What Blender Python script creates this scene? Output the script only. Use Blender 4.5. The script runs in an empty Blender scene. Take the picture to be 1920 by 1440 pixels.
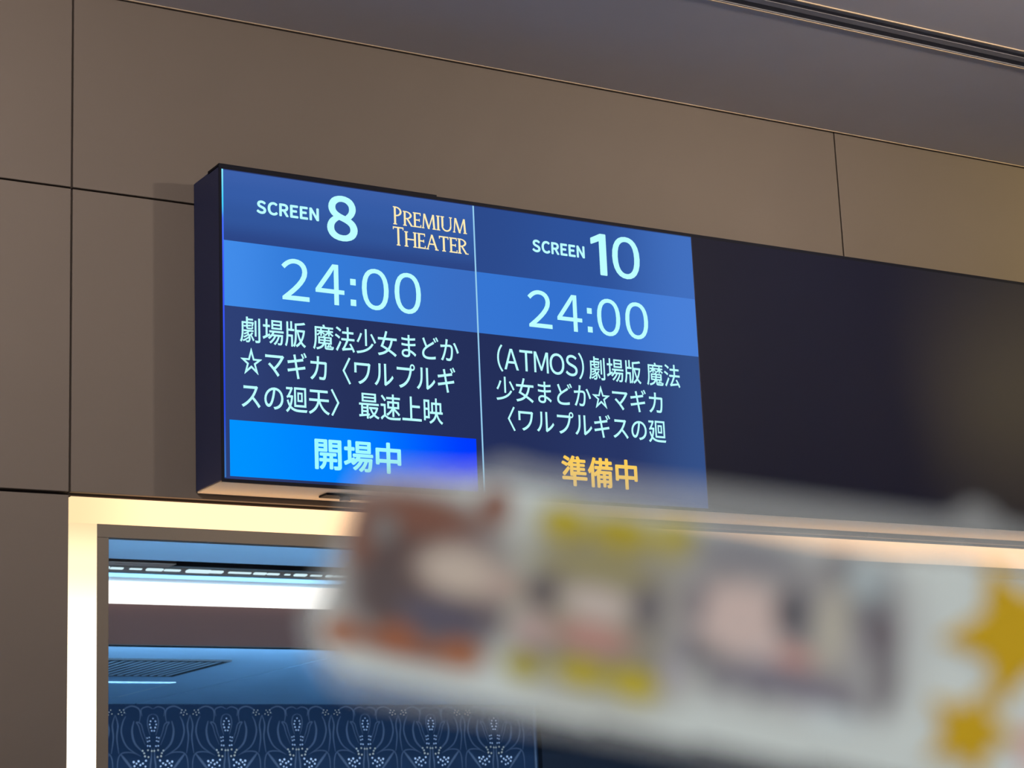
import bpy, bmesh, math, random
from mathutils import Matrix, Vector
random.seed(4)
scn = bpy.context.scene
C = scn.collection

# ------------------------------------------------------------------ camera
CAM = Vector((-1.3661, -3.2959, 1.5))
RX = Vector((0.856888, -0.513773, -0.042201))
UP = Vector((-0.081703, -0.216183, 0.972928))
FW = Vector((0.508987, 0.830242, 0.227221))
cd = bpy.data.cameras.new('camera'); cam = bpy.data.objects.new('camera', cd); C.objects.link(cam)
cam.matrix_world = Matrix(((RX.x, UP.x, -FW.x, CAM.x), (RX.y, UP.y, -FW.y, CAM.y), (RX.z, UP.z, -FW.z, CAM.z), (0, 0, 0, 1)))
cd.sensor_width = 36.0; cd.lens = 3832.8 / 1920 * 36.0
cd.clip_start = 0.02; cd.clip_end = 100
cd.dof.use_dof = True; cd.dof.focus_distance = 3.80
cd.dof.aperture_fstop = cd.lens / 3.8          # 3.8 mm pupil of a phone's long lens
scn.camera = cam

# ------------------------------------------------------------------ world, exposure
w = bpy.data.worlds.new('world'); scn.world = w; w.use_nodes = True
w.node_tree.nodes['Background'].inputs[0].default_value = (0.9, 0.8, 0.7, 1)
w.node_tree.nodes['Background'].inputs[1].default_value = 0.02
scn.view_settings.view_transform = 'Standard'; scn.view_settings.look = 'None'
scn.view_settings.exposure = 0.0; scn.view_settings.gamma = 1.0
scn.view_settings.use_curve_mapping = False

# added unseen hall lamps (each sits in the spotlight / light panel built further below)
ADDED_SPOTS = [  # x, y, watts, colour: spotlights added out of view to wash the upper wall
    (-2.90, -2.20, 32, (1.0, 0.72, 0.34)),
    (-0.80, -2.20, 9, (1.0, 0.85, 0.74)),
    (1.30, -2.20, 9.5, (1.0, 0.83, 0.66)),
    (3.40, -2.20, 22, (1.0, 0.76, 0.30)),
    (5.40, -2.20, 30, (1.0, 0.76, 0.38)),
]
ADDED_PANELS = [(-3.9, -4.8, 56, (0.98, 0.98, 1.0)), (-1.5, -4.8, 52, (0.98, 0.98, 1.0)), (2.6, -4.8, 38, (0.98, 0.98, 1.0))]  # light panels added behind the camera to brighten charm and hall

# ------------------------------------------------------------------ helpers
def lin(c):
    return tuple(((v / 255) / 12.92 if v / 255 <= 0.04045 else ((v / 255 + 0.055) / 1.055) ** 2.4) for v in c) + (1,)

def mat(name, srgb, rough=0.6, metal=0.0, noise=0.0, scale=40, bump=0.0, spec=0.5, stretch=None):
    m = bpy.data.materials.new(name); m.use_nodes = True
    nt = m.node_tree; b = nt.nodes['Principled BSDF']
    b.inputs['Base Color'].default_value = lin(srgb); b.inputs['Roughness'].default_value = rough
    b.inputs['Metallic'].default_value = metal; b.inputs['Specular IOR Level'].default_value = spec
    if noise or bump:
        tc = nt.nodes.new('ShaderNodeTexCoord'); mp = nt.nodes.new('ShaderNodeMapping')
        if stretch: mp.inputs['Scale'].default_value = stretch
        n = nt.nodes.new('ShaderNodeTexNoise'); n.inputs['Scale'].default_value = scale; n.inputs['Detail'].default_value = 5
        nt.links.new(tc.outputs['Object'], mp.inputs[0]); nt.links.new(mp.outputs[0], n.inputs['Vector'])
        if noise:
            mx = nt.nodes.new('ShaderNodeMix'); mx.data_type = 'RGBA'
            mx.inputs[6].default_value = lin([v * (1 - noise) for v in srgb]); mx.inputs[7].default_value = lin([min(255, v * (1 + noise)) for v in srgb])
            nt.links.new(n.outputs[0], mx.inputs[0]); nt.links.new(mx.outputs[2], b.inputs['Base Color'])
        if bump:
            bp = nt.nodes.new('ShaderNodeBump'); bp.inputs['Strength'].default_value = bump; bp.inputs['Distance'].default_value = 0.002
            nt.links.new(n.outputs[0], bp.inputs['Height']); nt.links.new(bp.outputs[0], b.inputs['Normal'])
    return m

def emit(name, srgb, s=1.0, ramp=None, axis='X', lo=0.0, hi=1.0, interp='EASE'):
    """a luminous surface; ramp = colour stops along one object axis (picture shown on a display, tube of a lamp)"""
    m = bpy.data.materials.new(name); m.use_nodes = True
    nt = m.node_tree; nt.nodes.remove(nt.nodes['Principled BSDF'])
    e = nt.nodes.new('ShaderNodeEmission'); e.inputs[1].default_value = s
    e.inputs[0].default_value = lin(srgb)
    if ramp:
        tc = nt.nodes.new('ShaderNodeTexCoord'); sp = nt.nodes.new('ShaderNodeSeparateXYZ')
        mr = nt.nodes.new('ShaderNodeMapRange'); mr.inputs[1].default_value = lo; mr.inputs[2].default_value = hi
        cr = nt.nodes.new('ShaderNodeValToRGB'); cr.color_ramp.interpolation = interp
        while len(cr.color_ramp.elements) < len(ramp): cr.color_ramp.elements.new(0.5)
        for el, (p, c) in zip(cr.color_ramp.elements, ramp): el.position = p; el.color = lin(c)
        nt.links.new(tc.outputs['Object'], sp.inputs[0]); nt.links.new(sp.outputs[axis], mr.inputs[0])
        nt.links.new(mr.outputs[0], cr.inputs[0]); nt.links.new(cr.outputs[0], e.inputs[0])
    nt.links.new(e.outputs[0], nt.nodes['Material Output'].inputs[0])
    return m

def box(bm, x0, x1, y0, y1, z0, z1):
    v = [bm.verts.new(p) for p in ((x0, y0, z0), (x1, y0, z0), (x1, y1, z0), (x0, y1, z0), (x0, y0, z1), (x1, y0, z1), (x1, y1, z1), (x0, y1, z1))]
    for f in ((0, 3, 2, 1), (4, 5, 6, 7), (0, 1, 5, 4), (1, 2, 6, 5), (2, 3, 7, 6), (3, 0, 4, 7)): bm.faces.new([v[i] for i in f])

def cyl(bm, c, axis, r, h, n=20, r2=None):
    q = Vector((0, 0, 1)).rotation_difference(Vector(axis)).to_matrix().to_4x4()
    bmesh.ops.create_cone(bm, cap_ends=True, segments=n, radius1=r, radius2=r if r2 is None else r2, depth=h, matrix=Matrix.Translation(c) @ q)

def extrude_poly(bm, pts, z0, z1):
    a = [bm.verts.new((x, y, z0)) for x, y in pts]; b = [bm.verts.new((x, y, z1)) for x, y in pts]
    bm.faces.new(a[::-1]); bm.faces.new(b); n = len(pts)
    for i in range(n): bm.faces.new((a[i], a[(i + 1) % n], b[(i + 1) % n], b[i]))

def obj(name, bm, m, parent=None, bevel=0.0, smooth=False, label=None):
    if bm.faces: bmesh.ops.recalc_face_normals(bm, faces=bm.faces)
    me = bpy.data.meshes.new(name); bm.to_mesh(me); bm.free(); me.materials.append(m)
    if smooth: me.polygons.foreach_set('use_smooth', [True] * len(me.polygons))
    o = bpy.data.objects.new(name, me); C.objects.link(o)
    if parent is not None: o.parent = parent; o.matrix_parent_inverse = Matrix.Translation(-parent_loc(parent))
    if bevel:
        b = o.modifiers.new('bevel', 'BEVEL'); b.width = bevel; b.segments = 2; b.limit_method = 'ANGLE'
    if label: o['label'] = label
    return o

def parent_loc(p):
    return Vector(p.location) if p.parent is None else Vector((0, 0, 0))    # a part's own origin sits at the world origin

def bxo(name, dims, m, parent=None, bevel=0.0, label=None):
    bm = bmesh.new(); box(bm, *dims); return obj(name, bm, m, parent, bevel, label=label)

def thing(name, label, cat, loc=(0, 0, 0), group=None):
    o = bpy.data.objects.new(name, None); C.objects.link(o); o.location = loc; o.empty_display_size = 0.05
    o['label'] = label; o['category'] = cat
    if group: o['group'] = group
    return o

def struct(o, label=None, cat=None):
    o['kind'] = 'structure'
    if label: o['label'] = label
    if cat: o['category'] = cat
    return o

# ------------------------------------------------------------------ materials
M = {}
M['panel'] = mat('taupe_wall_panel', (104, 95, 88), 0.65, noise=0.025, scale=6, bump=0.03)
M['joint'] = mat('dark_joint_backing', (38, 32, 34), 0.9)
M['ceil'] = mat('grey_ceiling_paint', (180, 177, 184), 0.8, noise=0.02, scale=8)
M['cream'] = mat('cream_metal_edge', (196, 176, 150), 0.4)
M['slotdark'] = mat('black_slot', (12, 13, 20), 0.8)
M['slotgrey'] = mat('grey_blade', (128, 128, 136), 0.5)
M['floor'] = mat('grey_floor', (172, 168, 170), 0.5, noise=0.05, scale=3)
M['hallwall'] = mat('hall_wall_paint', (150, 138, 125), 0.8, noise=0.03, scale=4)
M['housing'] = mat('black_satin_housing', (44, 52, 92), 0.5, spec=0.3)
M['bezel'] = mat('black_bezel', (20, 22, 34), 0.6, spec=0.12)
M['under'] = mat('beige_underside', (250, 236, 214), 0.6)
M['glassoff'] = mat('dark_display_glass', (27, 29, 48), 0.36, spec=0.13)
M['frame'] = mat('brown_grey_door_frame', (112, 103, 92), 0.5)
M['ibeam'] = mat('brown_bulkhead', (72, 48, 43), 0.7, noise=0.03, scale=5, spec=0.05)
M['iceil'] = mat('pale_cinema_ceiling', (168, 200, 222), 0.65, noise=0.02, scale=5)
M['idark'] = mat('dark_recess', (24, 21, 26), 0.7)
M['ibrown'] = mat('brown_recess_strip', (84, 66, 56), 0.6)
M['wallpaper'] = mat('navy_wallpaper', (25, 33, 47), 0.9, noise=0.06, scale=10, spec=0.03)
M['vine'] = mat('slate_blue_print', (68, 68, 78), 0.9, spec=0.03)
M['vinebrown'] = mat('mauve_print', (112, 104, 118), 0.9, spec=0.03)
M['petal'] = mat('pale_dot_print', (186, 170, 172), 0.6)
M['petalwarm'] = mat('warm_dot_print', (190, 156, 128), 0.6)
M['darkwall'] = mat('dark_grey_wall', (26, 25, 30), 0.9, noise=0.03, scale=6, spec=0.03)
M['grilledark'] = mat('dark_grille_box', (18, 22, 30), 0.8)
M['slat'] = mat('grille_slat', (140, 156, 170), 0.5)
M['white'] = mat('white_rail', (215, 225, 230), 0.5)

# ------------------------------------------------------------------ hall shell
ZC = 3.0506; XJ1 = -0.2317; XJ2 = 1.5242; PW = 1.7559; ZH = 2.6809; ZB = 2.1365; DOOR_R = XJ2 + PW
HX0, HX1, HY = -5.5, 6.8, -7.0
struct(bxo('floor', (HX0, HX1, HY, 9.2, -0.1, 0), M['floor']), 'beige hall floor', 'floor')
struct(bxo('wall_left', (HX0 - 0.1, HX0, HY, 0.3, 0, ZC), M['hallwall']), 'plain side wall of the hall', 'wall')
struct(bxo('wall_right', (HX1, HX1 + 0.1, HY, 0.3, 0, ZC), M['hallwall']), 'plain far side wall of the hall', 'wall')
struct(bxo('wall_back', (HX0 - 0.1, HX1 + 0.1, HY - 0.1, HY, 0, ZC), M['hallwall']), 'plain wall behind the viewer', 'wall')

# ceiling with a slot left open for the air diffuser
SY0, SY1 = -0.543, -0.470
bm = bmesh.new()
box(bm, HX0, HX1, SY1, -0.010, ZC, ZC + 0.03)
box(bm, HX0, HX1, HY, SY0, ZC, ZC + 0.03)
ceiling = struct(obj('ceiling', bm, M['ceil']), 'smooth grey ceiling above the panelled wall', 'ceiling')
# thin bright bead in the shadow gap between ceiling and wall
struct(bxo('trim_1', (HX0, HX1, -0.010, -0.0068, ZC - 0.0012, ZC + 0.01), M['cream']), 'thin cream bead where wall meets ceiling', 'trim')

# panelled wall: dark backing + separate panels with open joints
G = 0.0017; TH = 0.012
bm = bmesh.new()
box(bm, HX0, XJ1, TH, 0.10, 0, ZC + 0.03)
box(bm, XJ1, DOOR_R, TH, 0.10, ZB, ZC + 0.03)
box(bm, DOOR_R, HX1, TH, 0.10, 0, ZC + 0.03)
wall = struct(obj('wall_front', bm, M['joint']), 'taupe panelled wall around the cinema entrance', 'wall')
cols = [HX0, XJ1 - 2 * PW, XJ1 - PW, XJ1, XJ2, DOOR_R, DOOR_R + PW, HX1]
rows = [0.0, 0.70, 1.42, ZB, ZH, ZC + 0.02]
for i in range(len(cols) - 1):
    for j in range(len(rows) - 1):
        x0, x1, z0, z1 = cols[i], cols[i + 1], rows[j], rows[j + 1]
        if x1 - x0 < 0.05: continue
        if x0 >= XJ1 - 0.01 and x1 <= DOOR_R + 0.01 and z1 <= ZB + 0.01: continue
        bxo('panel', (x0 + G, x1 - G, 0, TH, z0 + (0.004 if abs(z0 - ZB) < 0.01 else G), z1 - G), M['panel'], wall, bevel=0.0012)

# ------------------------------------------------------------------ linear air diffuser in the ceiling
t = thing('slot_diffuser', 'long double-slot air diffuser with cream edges set in the grey ceiling', 'air diffuser', (2.4, -0.505, ZC))
X0, X1 = -2.0, 6.4
bxo('casing', (X0, X1, SY0, SY1, ZC + 0.028, ZC + 0.05), M['slotdark'], t)
bxo('edge_rail', (X0, X1, SY0, SY0 + 0.0035, ZC - 0.002, ZC + 0.030), M['cream'], t)
bxo('edge_rail', (X0, X1, SY1 - 0.0035, SY1, ZC - 0.002, ZC + 0.030), M['cream'], t)
bxo('blade', (X0, X1, SY0 + 0.0035, SY0 + 0.014, ZC - 0.001, ZC + 0.03), M['slotgrey'], t)
bxo('blade', (X0, X1, SY0 + 0.028, SY0 + 0.045, ZC - 0.001, ZC + 0.03), M['slotgrey'], t)
bxo('blade', (X0, X1, SY1 - 0.0075, SY1 - 0.0035, ZC - 0.001, ZC + 0.03), M['slotgrey'], t)

# ------------------------------------------------------------------ added unseen hall lamps (overhead, behind and beside the camera)
place = ['at the far left end of the row', 'second from the left end of the row', 'in the middle of the row', 'second from the right end of the row', 'at the far right end of the row']
AIM = Vector((0, 1, -0.06)).normalized()
for (x, y, watts, col), pl in zip(ADDED_SPOTS, place):
    t = thing('added_spotlight', 'added unseen white spotlight ' + pl, 'spotlight', (x, y, ZC), 'added hall spotlights')
    p = Vector((x, y, ZC - 0.14))
    bm = bmesh.new(); cyl(bm, (x, y, ZC - 0.008), (0, 0, 1), 0.05, 0.014, 24); obj('ceiling_plate', bm, M['white'], t)
    bm = bmesh.new(); cyl(bm, (x, y, ZC - 0.06), (0, 0, 1), 0.008, 0.10, 12); obj('stem', bm, M['white'], t)
    bm = bmesh.new(); cyl(bm, p, AIM, 0.05, 0.14, 24, 0.062); obj('body', bm, M['white'], t)
    em = bpy.data.materials.new('added_spot_lens'); em.use_nodes = True
    b = em.node_tree.nodes['Principled BSDF']; b.inputs['Emission Color'].default_value = (*col, 1); b.inputs['Emission Strength'].default_value = 4
    bm = bmesh.new(); cyl(bm, p + AIM * 0.071, AIM, 0.056, 0.004, 24); obj('lens', bm, em, t)
    l = bpy.data.lights.new('added_spot_lamp', 'AREA'); l.shape = 'DISK'; l.size = 0.11; l.energy = watts; l.color = col; l.spread = math.radians(86)
    lo = bpy.data.objects.new('added_spot_lamp', l); C.objects.link(lo); lo.parent = t; lo.location = Vector((0, 0, -0.14)) + AIM * 0.078
    lo.rotation_euler = AIM.to_track_quat('-Z', 'Y').to_euler()
place = ['at the left side of the hall', 'in the middle of the hall', 'at the right side of the hall']
for (x, y, watts, col), pl in zip(ADDED_PANELS, place):
    t = thing('added_ceiling_light', 'added unseen square light panel ' + pl, 'ceiling light', (x, y, ZC), 'added hall light panels')
    bxo('frame', (x - 0.45, x + 0.45, y - 0.45, y + 0.45, ZC - 0.012, ZC - 0.001), M['white'], t)
    bxo('diffuser', (x - 0.42, x + 0.42, y - 0.42, y + 0.42, ZC - 0.016, ZC - 0.011), emit('added_panel_light', (250, 250, 255), 2.5), t)
    l = bpy.data.lights.new('added_panel_lamp', 'AREA'); l.shape = 'SQUARE'; l.size = 0.84; l.energy = watts; l.color = col
    lo = bpy.data.objects.new('added_panel_lamp', l); C.objects.link(lo); lo.parent = t; lo.location = (0, 0, -0.02)

# ------------------------------------------------------------------ entrance: luminous surround and door frame
FX0 = -0.184; FZ1 = 2.0875; OX0 = -0.163; OZ1 = 2.0645
t = thing('light_surround', 'glowing cream light strip framing the top and sides of the entrance', 'light strip', ((XJ1 + DOOR_R) / 2, 0, 0))
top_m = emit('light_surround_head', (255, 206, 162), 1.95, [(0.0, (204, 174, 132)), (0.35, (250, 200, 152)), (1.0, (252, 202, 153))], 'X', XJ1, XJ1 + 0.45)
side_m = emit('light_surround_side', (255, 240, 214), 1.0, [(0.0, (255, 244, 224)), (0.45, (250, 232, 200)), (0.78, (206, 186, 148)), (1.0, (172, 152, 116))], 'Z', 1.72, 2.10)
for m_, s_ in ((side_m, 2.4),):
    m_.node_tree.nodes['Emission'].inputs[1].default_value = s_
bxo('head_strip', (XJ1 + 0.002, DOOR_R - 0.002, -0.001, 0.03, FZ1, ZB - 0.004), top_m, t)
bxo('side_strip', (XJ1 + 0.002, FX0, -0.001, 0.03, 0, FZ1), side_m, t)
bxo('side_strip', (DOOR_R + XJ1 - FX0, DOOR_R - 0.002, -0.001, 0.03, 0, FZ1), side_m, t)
door = bpy.data.objects.new('door_1', None); C.objects.link(door); door.location = (1.5, 0, 0)
struct(door, 'brown-grey frame of the wide cinema entrance', 'door frame')
DR = DOOR_R + XJ1 - FX0
bxo('head_jamb', (FX0, DR, -0.002, 0.016, OZ1, FZ1), M['frame'], door, 0.001)
bxo('side_jamb', (FX0, OX0, -0.002, 0.016, 0, OZ1), M['frame'], door, 0.001)
bxo('side_jamb', (DR - 0.021, DR, -0.002, 0.016, 0, OZ1), M['frame'], door, 0.001)
bxo('edge_bead', (OX0, OX0 + 0.0016, 0.004, 0.012, 0, OZ1), M['cream'], door)

# ------------------------------------------------------------------ cinema foyer seen through the entrance
IX0, IX1 = -1.5, 8.2; YB = 8.30; H1 = 2.646; ZL = 2.50; YF = 4.40; ZBEAM = 2.397
struct(bxo('wall_foyer_left', (IX0 - 0.1, IX0, 0.10, YB, 0, 3.0), M['darkwall']), 'dark side wall inside the foyer', 'wall')
struct(bxo('wall_foyer_right', (IX1, IX1 + 0.1, 0.10, YB, 0, 3.0), M['darkwall']), 'dark far side wall inside the foyer', 'wall')
bm = bmesh.new()                                        # near, higher ceiling, open where the lighting trough is
box(bm, IX0, IX1, 0.10, 3.84, H1, H1 + 0.04); box(bm, IX0, IX1, 4.285, YF + 0.10, H1, H1 + 0.04)
struct(obj('ceiling_near', bm, M['iceil']), 'pale foyer ceiling close behind the entrance', 'ceiling')
t = thing('light_trough', 'dark recessed ceiling trough with a row of small bright spots', 'light trough', (3.3, 4.06, H1))
bm = bmesh.new(); box(bm, IX0, IX1, 3.84, 4.285, H1 + 0.10, H1 + 0.14); box(bm, IX0, IX1, 3.80, 3.84, H1 + 0.04, H1 + 0.14); box(bm, IX0, IX1, 4.285, 4.32, H1 + 0.04, H1 + 0.14)
obj('trough', bm, M['idark'], t)
bxo('brown_strip', (IX0, 1.56, 3.98, 4.06, H1 + 0.01, H1 + 0.10), M['ibrown'], t)
bxo('rail', (IX0, IX1, 4.09, 4.275, H1 + 0.015, H1 + 0.10), M['idark'], t)
spot_m = emit('spot_glow', (216, 246, 255), 1.0)
x = 0.9
while x < 4.2:
    ln = random.choice((0.02, 0.03, 0.045, 0.06, 0.09)); hh = random.uniform(0.010, 0.028)
    bm = bmesh.new(); cyl(bm, (x + ln / 2, 4.135, H1 + 0.011), (1, 0, 0), hh, ln, 12)
    for v in bm.verts: v.co.z = H1 + 0.010 + (v.co.z - H1 - 0.011) * 0.25
    obj('spot_lens', bm, spot_m, t); x += ln + random.uniform(0.008, 0.035)
# luminous strip on the face of the beam
t = thing('linear_lamp', 'bright white linear lamp along the top of the brown beam', 'lamp', (3.3, YF, 2.6))
bxo('diffuser', (IX0, IX1, YF - 0.030, YF, 2.557, H1 - 0.004), emit('linear_lamp_glow', (255, 252, 246), 1.6), t)
bxo('back_channel', (IX0, IX1, YF, YF + 0.02, 2.557, H1 - 0.001), M['white'], t)
beam = struct(bxo('wall_beam', (IX0, IX1, YF, YF + 0.06, ZBEAM, 2.557), M['ibeam']), 'brown bulkhead beam across the foyer', 'beam')
bxo('bottom_lip', (IX0, IX1, YF - 0.002, YF + 0.06, ZBEAM - 0.003, ZBEAM), M['idark'], beam)
bxo('back_upstand', (IX0, IX1, YF + 0.02, YF + 0.06, 2.557, H1), M['ibeam'], beam)
# cove lamp hidden behind the beam
t = thing('cove_lamp', 'blue-white cove lamp behind the brown beam lighting the lower ceiling', 'lamp', (3.3, YF + 0.08, 2.41))
bxo('profile', (IX0 + 0.05, IX1 - 0.05, YF + 0.06, YF + 0.075, 2.400, 2.43), M['white'], t)
bxo('diffuser', (IX0 + 0.05, IX1 - 0.05, YF + 0.075, YF + 0.080, 2.404, 2.426), emit('cove_glow', (130, 190, 255), 1.0), t)
l = bpy.data.lights.new('cove_light', 'AREA'); l.shape = 'RECTANGLE'; l.size = IX1 - IX0 - 0.2; l.size_y = 0.03; l.energy = 720; l.color = (0.34, 0.66, 1.0)
lo = bpy.data.objects.new('cove_light', l); C.objects.link(lo); lo.parent = t; lo.location = (0.05, 0.02, 0.005)
lo.rotation_euler = (math.radians(140), 0, 0)
# second cove lamp, unseen, added with its ledge to brighten the near ceiling
t = thing('cove_lamp', 'added unseen blue-white cove lamp on a ledge below the near foyer ceiling', 'lamp', (3.3, 2.20, 2.50))
bxo('ledge', (IX0, IX1, 2.08, 2.24, 2.47, 2.50), M['iceil'], t)
bxo('diffuser', (IX0 + 0.05, IX1 - 0.05, 2.13, 2.16, 2.50, 2.506), emit('added_glow_entrance', (150, 200, 255), 1.0), t)
l = bpy.data.lights.new('added_light_entrance', 'AREA'); l.shape = 'RECTANGLE'; l.size = IX1 - IX0 - 0.2; l.size_y = 0.03; l.energy = 380; l.color = (0.50, 0.78, 1.0)
lo = bpy.data.objects.new('added_light_entrance', l); C.objects.link(lo); lo.parent = t; lo.location = (0.05, -0.02, 0.014)
lo.rotation_euler = (math.radians(130), 0, 0)
# lower ceiling in panels with a fine joint
low = bpy.data.objects.new('ceiling_low', None); C.objects.link(low); low.location = (3.3, 6.4, ZL)
struct(low, 'pale blue-lit lower ceiling with air grille', 'ceiling')
for x0, x1 in ((IX0, 0.40), (0.40, 3.035), (3.035, 5.67), (5.67, IX1)):
    bxo('panel', (x0 + 0.008, x1 - 0.008, YF + 0.10, YB, ZL, ZL + 0.02), M['iceil'], low)
bxo('backing', (IX0, IX1, YF + 0.10, YB, ZL + 0.02, ZL + 0.03), M['joint'], low)
# air grille
gx0, gx1, gy0, gy1 = 1.45, 2.57, 5.87, 6.57
t = thing('air_grille', 'dark square air grille with parallel slats in the foyer ceiling', 'air grille', ((gx0 + gx1) / 2, (gy0 + gy1) / 2, ZL))
bxo('recess', (gx0, gx1, gy0, gy1, ZL - 0.004, ZL - 0.0006), M['grilledark'], t)
bm = bmesh.new()
for d in ((gx0 - 0.02, gx1 + 0.02, gy0 - 0.03, gy0), (gx0 - 0.02, gx1 + 0.02, gy1, gy1 + 0.03), (gx0 - 0.02, gx0, gy0, gy1), (gx1, gx1 + 0.02, gy0, gy1)): box(bm, *d, ZL - 0.009, ZL - 0.0006)
obj('rim', bm, M['grilledark'], t)
n = 26
for i in range(n):
    xx = gx0 + (i + 0.5) * (gx1 - gx0) / n
    bxo('slat', (xx - 0.008, xx + 0.006, gy0, gy1, ZL - 0.008, ZL - 0.004), M['slat'], t)
# access hatch
t = thing('access_hatch', 'flat ceiling hatch with a thin pale frame behind the air grille', 'hatch', (2.2, 7.37, ZL))
ax0, ax1, ay0, ay1 = 1.85, 2.735, 6.99, 7.78
bxo('lid', (ax0, ax1, ay0, ay1, ZL - 0.004, ZL - 0.001), M['iceil'], t)
bm = bmesh.new()
for d in ((ax0 - 0.02, ax1 + 0.02, ay0 - 0.025, ay0), (ax0 - 0.02, ax1 + 0.02, ay1, ay1 + 0.025), (ax0 - 0.02, ax0, ay0, ay1), (ax1, ax1 + 0.02, ay0, ay1)): box(bm, *d, ZL - 0.0025, ZL)
obj('frame', bm, M['white'], t)

# back wall with printed floral wallpaper
XWP = 5.82
bwall = struct(bxo('wall_foyer_back', (IX0, XWP, YB, YB + 0.1, 0, ZL + 0.03), M['wallpaper']), 'navy wall with floral wallpaper at the back of the foyer', 'wall')
bxo('edge_strip', (XWP - 0.03, XWP - 0.015, YB - 0.006, YB, 0, ZL), M['vine'], bwall)
struct(bxo('wall_foyer_plain', (XWP, IX1, YB - 0.05, YB + 0.1, 0, ZL + 0.03), M['darkwall']), 'plain dark wall beside the wallpaper', 'wall')
PER = 0.4695; SX = PER / 595.0; SZ = SX * 0.94
def cat(p, k=8):                                        # Catmull-Rom through points
    out = []; q = [p[0]] + list(p) + [p[-1]]
    for i in range(1, len(q) - 2):
        for s in range(k):
            u = s / k; a, b, c, d = q[i - 1], q[i], q[i + 1], q[i + 2]
            out.append(tuple(0.5 * (2 * b[j] + (c[j] - a[j]) * u + (2 * a[j] - 5 * b[j] + 4 * c[j] - d[j]) * u * u + (3 * b[j] - a[j] - 3 * c[j] + d[j]) * u ** 3) for j in (0, 1)))
    out.append(tuple(p[-1])); return out
def ribbon(bm, pts, wmax, s, taper=True):
    P = [(s * x * SX, -(y - 560) * SZ) for x, y in cat(pts)]; n = len(P); prev = None
    for i, (x, z) in enumerate(P):
        a = P[max(0, i - 1)]; b = P[min(n - 1, i + 1)]; dx, dz = b[0] - a[0], b[1] - a[1]; L = math.hypot(dx, dz) or 1
        wd = wmax * SX * 0.5 * ((0.35 + 0.65 * math.sin(math.pi * i / (n - 1))) if taper else 1)
        v = (bm.verts.new((x - dz / L * wd, 0, z + dx / L * wd)), bm.verts.new((x + dz / L * wd, 0, z - dx / L * wd)))
        if prev: bm.faces.new((prev[0], prev[1], v[1], v[0]))
        prev = v
STROKES = [([(0, 632), (32, 648), (44, 700), (34, 760), (22, 800)], 8), ([(45, 860), (74, 780), (95, 712), (130, 698), (112, 730), (92, 800), (60, 880)], 9),
           ([(62, 945), (140, 868), (165, 770), (150, 688)], 16), ([(105, 960), (205, 890), (248, 785), (238, 700), (215, 650)], 12),
           ([(268, 945), (284, 820), (276, 720), (297, 640)], 12), ([(110, 705), (100, 645), (112, 592), (170, 570), (228, 598), (212, 632)], 10),
           ([(86, 650), (92, 596), (42, 574), (2, 592)], 8), ([(95, 965), (165, 936), (246, 942), (276, 1000), (280, 1120)], 9),
           ([(256, 945), (205, 1010), (130, 1110)], 18), ([(20, 1130), (22, 1050), (14, 980), (10, 900)], 12)]
DOTS = [(0, 668, 6), (19, 690, 7), (25, 715, 7), (18, 740, 8), (10, 765, 7), (30, 818, 6), (46, 822, 6), (28, 845, 6), (42, 850, 6), (42, 884, 7), (24, 886, 7),
        (10, 924, 8), (40, 918, 8), (82, 922, 8), (70, 942, 8), (64, 966, 9), (36, 972, 8), (56, 1000, 9), (80, 1022, 9), (114, 1004, 10), (152, 1010, 10), (130, 1022, 8), (100, 1034, 9), (146, 1042, 9), (60, 1046, 8), (96, 1070, 8), (120, 1062, 8)]
BUDS = [(232, 600, 5), (250, 618, 5), (262, 602, 5), (244, 640, 5), (272, 632, 5), (226, 622, 5)]
bm = bmesh.new()
for s in (1, -1):
    for p, wd in STROKES: ribbon(bm, p, wd, s)
vm = bpy.data.meshes.new('floral_motif'); bm.to_mesh(vm); bm.free(); vm.materials.append(M['vine'])
def dots_mesh(lst, m):
    bm = bmesh.new()
    for s in (1, -1):
        for x, y, r in lst:
            if x == 0 and s < 0: continue
            bmesh.ops.create_cone(bm, cap_ends=True, segments=9, radius1=r * SX * 0.85, radius2=r * SX * 0.6, depth=0.0015, matrix=Matrix.Translation((s * x * SX, -0.0008, -(y - 560) * SZ)) @ Matrix.Rotation(math.pi / 2, 4, 'X'))
    me = bpy.data.meshes.new('petal_dots'); bm.to_mesh(me); bm.free(); me.materials.append(m); return me
dm = dots_mesh([d for d in DOTS if not 900 < d[1] < 975], M['petal']); dw = dots_mesh([d for d in DOTS if 900 < d[1] < 975] + BUDS, M['petalwarm'])
for row in range(3):
    for k in range(-7, 6):
        xc = 3.614 + k * PER + (PER / 2 if row % 2 else 0)
        if xc + PER * 0.5 > XWP - 0.02 or xc < IX0 + 0.3: continue
        zt = ZL - 0.005 - row * 600 * SZ
        o = bpy.data.objects.new('floral_motif', vm); C.objects.link(o); o.location = (xc, YB - 0.0006, zt); o.parent = bwall
        for me in (dm, dw):
            d = bpy.data.objects.new('petal_dots', me); C.objects.link(d); d.parent = o; d.location = (0, -0.0004, 0)

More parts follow.
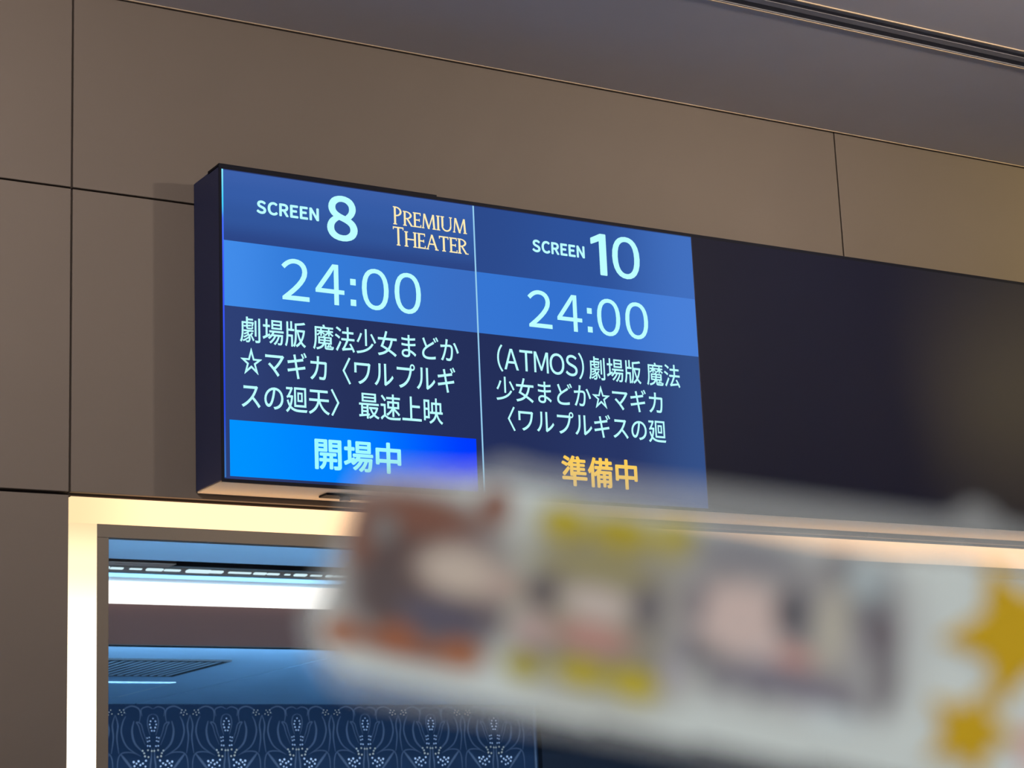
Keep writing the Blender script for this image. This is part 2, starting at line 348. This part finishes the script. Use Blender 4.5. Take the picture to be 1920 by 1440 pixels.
# ------------------------------------------------------------------ the information sign
D = 0.117; ZT = 2.7184; ZS0 = 2.1497; SW = 1.02; NS = 3; SR = NS * SW + 0.006
sign = thing('information_sign', 'long black wall-mounted cinema information sign with one lit blue display and dark ones', 'sign', (SR / 2, -D / 2, ZS0))
bm = bmesh.new(); box(bm, -0.0045, SR, -D, -0.002, ZS0 + 0.003, ZT)
obj('housing', bm, M['housing'], sign, 0.0012)
bxo('top_cap', (-0.0045, 0.435, -D - 0.001, -D + 0.05, ZT - 0.004, ZT + 0.0035), M['bezel'], sign, 0.0008)
bxo('underside', (-0.002, SR - 0.002, -D + 0.003, -0.004, ZS0, ZS0 + 0.003), M['under'], sign, label='beige underside panel')
lt = bxo('latch', (0.212, 0.40, -0.078, -0.045, ZS0 - 0.004, ZS0), M['bezel'], sign, 0.001, label='black latch plate')
bm = bmesh.new(); cyl(bm, (0.254, -0.066, ZS0 - 0.007), (0, 0, 1), 0.010, 0.008, 20); obj('latch_knob', bm, M['slotgrey'], lt, 0.001)

bm = bmesh.new()
box(bm, -0.0047, SR, -D - 0.0009, -D + 0.001, ZT - 0.0062, ZT + 0.0003); box(bm, -0.0047, SR, -D - 0.0009, -D + 0.001, ZS0 + 0.0002, ZS0 + 0.0060); box(bm, -0.0047, 0.0, -D - 0.0009, -D + 0.001, ZS0 + 0.006, ZT - 0.006)
obj('bezel', bm, M['bezel'], sign)
YS = -D - 0.0008
def face(name, x0, x1, z0, z1, m, parent, k=1):
    return bxo(name, (x0, x1, YS - 0.0004 * k, YS - 0.0004 * k + 0.0003, z0, z1), m, parent)
bm = bmesh.new(); box(bm, 0.0, SW, YS, -D + 0.001, ZS0 + 0.006, ZT - 0.006)
screen = obj('lit_display', bm, emit('display_ground', (38, 50, 94), 1.0, [(0, (46, 64, 118)), (0.25, (38, 49, 92)), (0.55, (36, 47, 90)), (0.8, (40, 54, 102)), (1, (52, 80, 136))], 'X', 0, SW), sign, label='lit blue timetable display')
for i in range(1, NS):
    bxo('dark_display', (i * SW + 0.002, (i + 1) * SW - 0.001, YS, -D + 0.001, ZS0 + 0.004, ZT - 0.004), M['glassoff'], sign, 0.0008, label='switched-off black display')
XD = 0.5128; Z1 = 2.5809; Z2 = 2.4622; ZTop = ZT - 0.008
face('header_band', 0.0022, XD - 0.0015, Z1, ZTop, emit('header_left', (0, 0, 0), 1, [(0, (44, 70, 134)), (0.35, (50, 86, 156)), (0.7, (54, 92, 166)), (1, (60, 96, 170))], 'Z', Z1, ZTop), screen)
face('header_band', XD + 0.0015, SW, Z1, ZTop, emit('header_right', (0, 0, 0), 1, [(0, (44, 74, 140)), (0.5, (46, 82, 154)), (1, (66, 112, 192))], 'X', XD, SW), screen)
face('time_band', 0.0022, XD - 0.0015, Z2, Z1, emit('time_left', (0, 0, 0), 1, [(0, (66, 140, 234)), (0.3, (52, 124, 218)), (1, (58, 110, 196))], 'X', 0, XD), screen)
face('time_band', XD + 0.0015, SW, Z2, Z1, emit('time_right', (0, 0, 0), 1, [(0, (54, 118, 212)), (0.4, (52, 114, 208)), (1, (74, 128, 216))], 'X', XD, SW), screen)
face('status_button', 0.0105, 0.4995, 2.1605, 2.2590, emit('button_blue', (0, 0, 0), 1, [(0, (0, 146, 255)), (0.4, (0, 132, 255)), (1, (0, 58, 255))], 'X', 0.01, 0.5), screen)
face('divider_line', XD - 0.0016, XD + 0.0014, ZS0 + 0.010, ZTop, emit('divider_white', (150, 206, 240), 1), screen, 2)
face('edge_line', 0.0002, 0.0030, ZS0 + 0.008, ZTop + 0.001, emit('edge_glow', (0, 0, 0), 1, [(0, (60, 120, 190)), (0.25, (40, 70, 220)), (0.6, (58, 90, 255)), (0.82, (70, 110, 255)), (0.88, (72, 214, 255)), (1, (140, 240, 255))], 'Z', ZS0, ZT), screen, 2)

def text_mesh(s, bold=0.0, spacing=1.0):
    if spacing == 1.0: P, F = glyph_mesh(s)
    else:                                                  # set glyph by glyph with an even gap between the inked boxes
        P, F, x = [], [], 0.0
        for ch in s:
            p, f = glyph_mesh(ch); a = min(v[0] for v in p); n = len(P)
            P += [(v[0] - a + x, v[1]) for v in p]; F += [tuple(i + n for i in q) for q in f]
            x = max(v[0] for v in P) + spacing
    return bolden(P, F, bold)
def bolden(P, F, bold):
    if bold:
        n = len(P); P0, F0 = P, F; P, F = [], []
        for k, (dx, dy) in enumerate(((-1, 0), (1, 0), (0, -0.8), (0, 0.8), (-.7, -.6), (.7, .6), (-.7, .6), (.7, -.6))):
            P = P + [(x + dx * bold, y + dy * bold) for x, y in P0]; F = F + [tuple(i + k * n for i in q) for q in F0]
    return P, F
def glyph_mesh(s):
    if s == '１': return [(0.30, 0.0), (0.42, 0.0), (0.42, 0.74), (0.32, 0.74), (0.13, 0.645), (0.13, 0.55), (0.30, 0.625)], [(0, 1, 2, 6), (2, 3, 4, 5, 6)]
    if s == '：': return [(0, 0.02), (0.105, 0.02), (0.105, 0.13), (0, 0.13), (0, 0.40), (0.105, 0.40), (0.105, 0.51), (0, 0.51)], [(0, 1, 2, 3), (4, 5, 6, 7)]
    c = bpy.data.curves.new('lettering', 'FONT'); c.body = s; c.resolution_u = 6
    o = bpy.data.objects.new('lettering', c); C.objects.link(o)
    dg = bpy.context.evaluated_depsgraph_get(); dg.update()
    me = bpy.data.meshes.new_from_object(o.evaluated_get(dg))
    P = [(v.co.x, v.co.y) for v in me.vertices]; F = [tuple(p.vertices) for p in me.polygons]
    bpy.data.objects.remove(o); bpy.data.curves.remove(c); bpy.data.meshes.remove(me)
    return P, F
def put(P, F, rect, m, parent, k=3, split=False):
    x0, x1, z0, z1 = rect; a0 = min(p[0] for p in P); a1 = max(p[0] for p in P); b0 = min(p[1] for p in P); b1 = max(p[1] for p in P)
    y = YS - 0.0004 * k
    V = [(x0 + (p[0] - a0) / (a1 - a0) * (x1 - x0), y, z0 + (p[1] - b0) / (b1 - b0) * (z1 - z0)) for p in P]
    groups = [F]
    if split:                                               # words apart from each other: widest gap between glyphs
        iv = sorted((min(V[i][0] for i in f), max(V[i][0] for i in f), n) for n, f in enumerate(F)); e = iv[0][1]; best = (0, 0)
        for a, b, n in iv:
            if a - e > best[0]: best = (a - e, (a + e) / 2)
            e = max(e, b)
        groups = [[f for f in F if V[f[0]][0] < best[1]], [f for f in F if V[f[0]][0] >= best[1]]]
    for g in groups:
        used = sorted({i for f in g for i in f}); ix = {v: n for n, v in enumerate(used)}
        me = bpy.data.meshes.new('lettering'); me.from_pydata([V[i] for i in used], [], [tuple(ix[i] for i in f) for f in g]); me.materials.append(m)
        o = bpy.data.objects.new('lettering', me); C.objects.link(o); o.parent = parent; o.matrix_parent_inverse = Matrix.Translation(-parent_loc(parent))
TXT = emit('text_ice', (188, 255, 255), 1.0); BTN = emit('text_button', (160, 250, 255), 1.0); YEL = emit('text_yellow', (255, 208, 84), 1.0); GOLD = emit('text_gold', (255, 238, 180), 1.0)
for s, r, bold, sp, m in [
    ('ＳＣＲＥＥＮ', (0.0662, 0.1886, 2.6375, 2.6625), 0.046, 0.19, TXT), ('８', (0.2045, 0.2661, 2.6062, 2.6926), 0.024, 1, TXT),
    ('２４：００', (0.1125, 0.3932, 2.4833, 2.5614), 0.004, 0.13, TXT),
    ('劇場版 魔法少女まどか', (0.0314, 0.4691, 2.3990, 2.4460), 0.008, 1, TXT),
    ('☆マギカ〈ワルプルギ', (0.0317, 0.4600, 2.3400, 2.3900), 0.008, 1, TXT),
    ('スの廻天〉 最速上映', (0.0329, 0.4306, 2.2800, 2.3290), 0.008, 1, TXT),
    ('開場中', (0.1703, 0.3416, 2.1820, 2.2392), 0.026, 1, BTN),
    ('ＳＣＲＥＥＮ', (0.6406, 0.7603, 2.6350, 2.6603), 0.046, 0.19, TXT), ('１０', (0.7750, 0.8901, 2.6045, 2.6912), 0.012, 0.14, TXT),
    ('２４：００', (0.6245, 0.9016, 2.4840, 2.5592), 0.004, 0.13, TXT),
    ('（ＡＴＭＯＳ）', (0.5515, 0.7450, 2.3915, 2.4440), 0.006, 0.07, TXT), ('劇場版 魔法', (0.7560, 0.9702, 2.3935, 2.4400), 0.008, 1, TXT),
    ('少女まどか☆マギカ', (0.5464, 0.9248, 2.3364, 2.3830), 0.008, 1, TXT),
    ('〈ワルプルギスの廻', (0.5691, 0.9282, 2.2793, 2.3263), 0.008, 1, TXT),
    ('準備中', (0.6827, 0.8553, 2.1824, 2.2414), 0.026, 1, YEL)]:
    put(*text_mesh(s, bold, sp), r, m, screen, split=' ' in s or '〈' in s[1:])

# Roman inscriptional capitals for the two gold lines
class Glyphs:
    def __init__(s): s.V = []; s.F = []
    def poly(s, pts): b = len(s.V); s.V += pts; s.F.append(tuple(range(b, b + len(pts))))
    def rect(s, x0, x1, y0, y1): s.poly([(x0, y0), (x1, y0), (x1, y1), (x0, y1)])
    def ring(s, cx, cy, ro, so, ri, si, a0, a1, n=16):
        for i in range(n):
            a, b = (math.radians(a0 + (a1 - a0) * j / n) for j in (i, i + 1))
            s.poly([(cx + ro * math.cos(a), cy + so * math.sin(a)), (cx + ro * math.cos(b), cy + so * math.sin(b)), (cx + ri * math.cos(b), cy + si * math.sin(b)), (cx + ri * math.cos(a), cy + si * math.sin(a))])
def roman(word):
    g = Glyphs(); x = 0.0; T = 0.125; t = 0.065; sf = 0.045
    for i, ch in enumerate(word):
        h = 1.22 if i == 0 else 1.0; W = dict(P=0.56, R=0.64, E=0.52, M=0.98, I=0.14, U=0.76, T=0.72, H=0.80, A=0.82)[ch] * (1.1 if i == 0 else 1)
        def stem(a, wd=T, top=True, bot=True, lo=0.0):
            g.rect(x + a, x + a + wd, lo, h)
            if bot: g.rect(x + a - 0.07, x + a + wd + 0.07, 0, sf)
            if top: g.rect(x + a - 0.07, x + a + wd + 0.07, h - sf, h)
        def diag(a, b, wd, y0=0.0, y1=None):
            y1 = h if y1 is None else y1
            g.poly([(x + a, y0), (x + a + wd, y0), (x + b + wd, y1), (x + b, y1)])
        if ch in 'PR':
            stem(0); g.ring(x + T, h * 0.735, W - T - 0.04, h * 0.265, W - T - 0.04 - T, h * 0.21, -90, 90); 
            if ch == 'R': diag(W - 0.10, T + 0.06, T, 0, h * 0.5); g.rect(x + W - 0.12, x + W + 0.12, 0, sf)
        elif ch == 'E':
            stem(0); g.rect(x, x + W, h - t, h); g.rect(x, x + W * 0.84, h * 0.5 - t / 2, h * 0.5 + t / 2); g.rect(x, x + W * 1.05, 0, t)
            g.rect(x + W - 0.04, x + W, h - 0.18, h); g.rect(x + W * 0.84 - 0.04, x + W * 0.84, h * 0.5 - 0.09, h * 0.5 + 0.09); g.rect(x + W * 1.05 - 0.04, x + W * 1.05, 0, 0.18)
        elif ch == 'I': stem(0)
        elif ch == 'M':
            diag(0, 0.10, t); g.rect(x - 0.06, x + 0.12, 0, sf); diag(0.42, 0.09, T); diag(0.44, 0.80, t); diag(W - T, W - T - 0.07, T); g.rect(x + W - T - 0.07, x + W + 0.07, 0, sf)
        elif ch == 'U':
            stem(0, T, True, False, 0.32); stem(W - t, t, True, False, 0.32); g.ring(x + W / 2, 0.33, W / 2, 0.35, W / 2 - 0.095, 0.27, 180, 360)
        elif ch == 'T':
            stem(W / 2 - T / 2, T, False, True); g.rect(x, x + W, h - t, h); g.rect(x, x + 0.04, h - 0.17, h); g.rect(x + W - 0.04, x + W, h - 0.17, h)
        elif ch == 'H': stem(0); stem(W - T); g.rect(x, x + W, h * 0.5 - t / 2, h * 0.5 + t / 2)
        elif ch == 'A':
            diag(0, W / 2 - 0.05, t); diag(W - T, W / 2 - 0.08, T); g.rect(x + W * 0.2, x + W * 0.8, h * 0.34, h * 0.34 + t); g.rect(x - 0.07, x + 0.13, 0, sf); g.rect(x + W - T - 0.06, x + W + 0.07, 0, sf)
        x += W + (0.2 if ch in 'IMHU' else 0.15)
    return g.V, g.F
put(*bolden(*roman('PREMIUM'), 0.014), (0.3402, 0.4966, 2.6515, 2.6870), GOLD, screen)
put(*bolden(*roman('THEATER'), 0.014), (0.3389, 0.4985, 2.6120, 2.6480), GOLD, screen)

# ------------------------------------------------------------------ printed acrylic charm held up close to the lens
PC = Vector((-1.249420, -3.132582, 1.521960)); PX = Vector((0.581549, -0.769104, -0.265103)); PY = Vector((-0.000774, -0.326398, 0.945232)); PN = Vector((-0.813511, -0.549494, -0.190412))
charm = thing('acrylic_charm', 'pale printed acrylic plate with gold stars held blurred in front of the lens', 'acrylic charm')
charm.matrix_world = Matrix(((PX.x, PY.x, PN.x, PC.x), (PX.y, PY.y, PN.y, PC.y), (PX.z, PY.z, PN.z, PC.z), (0, 0, 0, 1)))
outer = [(-34.2, 10.4), (-36.2, 9.0), (-37.3, 4.9), (-39.0, -1.1), (-40.8, -6.6), (-39.6, -10.4), (-35.9, -13.7), (-30.7, -14.2), (-16.0, -13.5), (-1.0, -12.8), (15.2, -12.0), (39.6, -11.0), (46.0, -10.2), (47.5, -7.0), (47.5, 10.5), (46.0, 14.0), (36.0, 14.7),
         (30.3, 14.9), (28.8, 16.0), (27.3, 16.4), (26.2, 15.6), (25.4, 14.6), (11.6, 14.2), (2.5, 13.9), (-16.2, 12.9), (-20.4, 13.2), (-22.6, 11.7)]
inner = [(-33.6, 8.8), (-35.6, 6.6), (-36.4, 2.0), (-38.6, -6.6), (-37.4, -10.0), (-34.5, -11.4), (-24.0, -11.6), (-13.0, -11.6), (0.0, -11.0), (15.0, -10.4), (38.0, -9.6), (45.0, -9.0), (46.2, -6.0), (46.2, 9.0), (44.0, 10.6), (31.0, 10.8), (27.0, 11.4), (20.0, 10.4), (8.0, 10.6), (-2.0, 10.6), (-14.0, 10.8), (-20.0, 11.2), (-23.0, 10.2)]
def local(name, bm, m, bevel=0.0):
    bmesh.ops.recalc_face_normals(bm, faces=bm.faces)
    me = bpy.data.meshes.new(name); bm.to_mesh(me); bm.free(); me.materials.append(m)
    o = bpy.data.objects.new(name, me); C.objects.link(o); o.parent = charm
    if bevel: b = o.modifiers.new('bevel', 'BEVEL'); b.width = bevel; b.segments = 2
    return o
ac = bpy.data.materials.new('clear_acrylic'); ac.use_nodes = True
nt = ac.node_tree; pb = nt.nodes['Principled BSDF']; pb.inputs['Base Color'].default_value = lin((214, 220, 218)); pb.inputs['Roughness'].default_value = 0.25
tr = nt.nodes.new('ShaderNodeBsdfTransparent'); mx = nt.nodes.new('ShaderNodeMixShader'); mx.inputs[0].default_value = 0.27
nt.links.new(tr.outputs[0], mx.inputs[1]); nt.links.new(pb.outputs[0], mx.inputs[2]); nt.links.new(mx.outputs[0], nt.nodes['Material Output'].inputs[0])
bm = bmesh.new(); extrude_poly(bm, [(x / 1000, y / 1000) for x, y in outer], -0.003, 0.0); local('acrylic_plate', bm, ac)
BLOBS = [  # patches of the print: x, y, half sizes (mm), colour
    (-26.8, -0.2, 8.9, 7.6, (92, 76, 74)), (-28.5, 6.1, 7.0, 2.3, (126, 88, 74)), (-19.7, 8.4, 1.8, 1.9, (128, 84, 68)), (-34.4, 3.1, 1.9, 3.6, (126, 90, 76)), (-32.0, 4.1, 1.6, 1.7, (125, 125, 124)),
    (-31.2, -2.0, 3.1, 3.3, (92, 82, 82)), (-22.9, 1.1, 5.1, 2.8, (196, 184, 170)), (-17.1, 0.6, 2.5, 1.5, (188, 166, 156)), (-24.0, -4.0, 5.4, 2.1, (92, 90, 104)), (-28.5, -7.8, 7.1, 1.1, (142, 94, 74)),
    (-35.5, -7.6, 2.3, 1.5, (158, 100, 70)), (-28.9, -6.9, 2.5, 1.6, (156, 98, 70)), (-21.6, -7.2, 2.5, 1.5, (162, 100, 64)),
    (-6.8, 0.3, 9.2, 8.7, (142, 138, 120)), (-12.0, 8.0, 2.6, 1.6, (180, 164, 28)), (-5.9, 8.0, 3.4, 1.6, (176, 160, 34)), (0.1, 8.2, 2.5, 1.9, (186, 170, 36)), (-7.4, 4.5, 6.7, 1.5, (154, 148, 106)),
    (-13.3, 0.8, 1.9, 1.7, (98, 92, 94)), (-7.4, 0.5, 4.1, 1.9, (196, 186, 176)), (-2.1, 1.2, 1.6, 2.2, (82, 78, 84)), (-7.5, -2.8, 4.2, 1.5, (186, 142, 132)), (-13.9, -3.2, 2.3, 1.9, (180, 160, 155)),
    (-14.5, -7.1, 2.1, 1.2, (166, 156, 42)), (-8.1, -6.5, 2.8, 1.3, (184, 168, 28)), (-2.5, -6.5, 2.6, 1.5, (188, 172, 28)),
    (10.9, 2.1, 12.1, 7.7, (152, 152, 152)), (7.1, 8.1, 5.8, 1.9, (136, 138, 142)), (7.4, 1.9, 5.3, 3.7, (206, 188, 180)), (12.3, 3.4, 1.7, 2.4, (90, 90, 96)), (2.7, 2.6, 1.2, 2.0, (130, 126, 130)),
    (13.2, -0.9, 2.2, 1.2, (192, 150, 140)), (16.4, 2.6, 1.7, 4.5, (180, 178, 164)), (20.0, 5.8, 2.1, 3.5, (120, 122, 126)), (19.0, 7.9, 2.1, 2.1, (170, 184, 186)), (21.2, 3.0, 1.6, 1.9, (106, 100, 106)),
    (13.0, -3.3, 6.7, 1.6, (124, 122, 132)), (22.1, -1.6, 1.2, 3.1, (118, 116, 120)), (17.6, -5.9, 3.1, 1.0, (200, 214, 214)), (36.2, -4.4, 1.4, 2.4, (206, 170, 164))]
rb = random.Random(11)
for _ in range(34):                                     # small mottled patches
    px_, py_ = rb.uniform(0.5, 22.0), rb.uniform(-5.0, 9.0); g = rb.uniform(108, 178)
    if not (3 < px_ < 11.5 and -1 < py_ < 5): BLOBS.insert(27, (px_, py_, rb.uniform(0.6, 1.6), rb.uniform(0.8, 2.4), (g, g, g + 4)))
for _ in range(26):
    px_, py_ = rb.uniform(-35.0, 0.0), rb.uniform(-5.5, 6.5); g = rb.uniform(70, 124)
    BLOBS.insert(13 if px_ > -18 else 1, (px_, py_, rb.uniform(0.6, 1.5), rb.uniform(0.8, 1.9), (g + 8, g - 2, g)))
def inside(x, y, poly):
    r = False; n = len(poly)
    for i in range(n):
        (x1, y1), (x2, y2) = poly[i], poly[i - 1]
        if (y1 > y) != (y2 > y) and x < (x2 - x1) * (y - y1) / (y2 - y1) + x1: r = not r
    return r
GAIN = 1.06
bm = bmesh.new(); lay = bm.loops.layers.color.new('print'); ST = 0.45; verts = {}
def pv(i, j):
    if (i, j) not in verts: verts[i, j] = bm.verts.new(((-42 + i * ST) / 1000, (-16 + j * ST) / 1000, 0.00008))
    return verts[i, j]
def shade(x, y):
    c = [204, 215, 211]
    for bx, by, rx, ry, col in BLOBS:
        q = 3.2 if rx > 8 else 2.0                         # the three large grounds are squarish
        d = (abs((x - bx) / rx) ** q + abs((y - by) / ry) ** q) ** (1 / q)
        a = max(0.0, min(1.0, (1.3 - d) / 0.65))
        if a > 0: c = [p + (q - p) * a for p, q in zip(c, col)]
    return [min(0.93, v * GAIN / 255) for v in c] + [1]
for i in range(int(90 / ST)):
    for j in range(int(31 / ST)):
        if inside(-42 + (i + 0.5) * ST, -16 + (j + 0.5) * ST, inner):
            f = bm.faces.new((pv(i, j), pv(i + 1, j), pv(i + 1, j + 1), pv(i, j + 1)))
            for lp in f.loops: lp[lay] = shade(lp.vert.co.x * 1000, lp.vert.co.y * 1000)
pm = bpy.data.materials.new('printed_film'); pm.use_nodes = True
at = pm.node_tree.nodes.new('ShaderNodeVertexColor'); at.layer_name = 'print'
pb = pm.node_tree.nodes['Principled BSDF']; pb.inputs['Roughness'].default_value = 0.45
pm.node_tree.links.new(at.outputs[0], pb.inputs['Base Color'])
local('printed_film', bm, pm)
gold = mat('gold_print', (206, 168, 0), 0.5)
for pts in ([(30.39, 10.67), (30.67, 6.58), (27.48, 3.87), (31.41, 3.05), (32.81, -0.73), (34.93, 2.86), (38.85, 3.22), (36.34, 6.22), (37.38, 10.17), (33.73, 8.52)],
            [(31.24, -1.01), (29.81, -2.78), (27.62, -2.65), (28.75, -4.51), (27.83, -6.62), (29.98, -5.97), (31.58, -7.37), (31.78, -5.13), (33.66, -3.91), (31.67, -3.17)]):
    SC = 1.18 if pts[0][1] > 5 else 1.45; cx = sum(p[0] for p in pts) / 10; cy = sum(p[1] for p in pts) / 10
    bm = bmesh.new(); extrude_poly(bm, [((cx + (x - cx) * SC) / 1000, (cy + (y - cy) * SC) / 1000) for x, y in pts], 0.0001, 0.0003); local('gold_star', bm, gold)
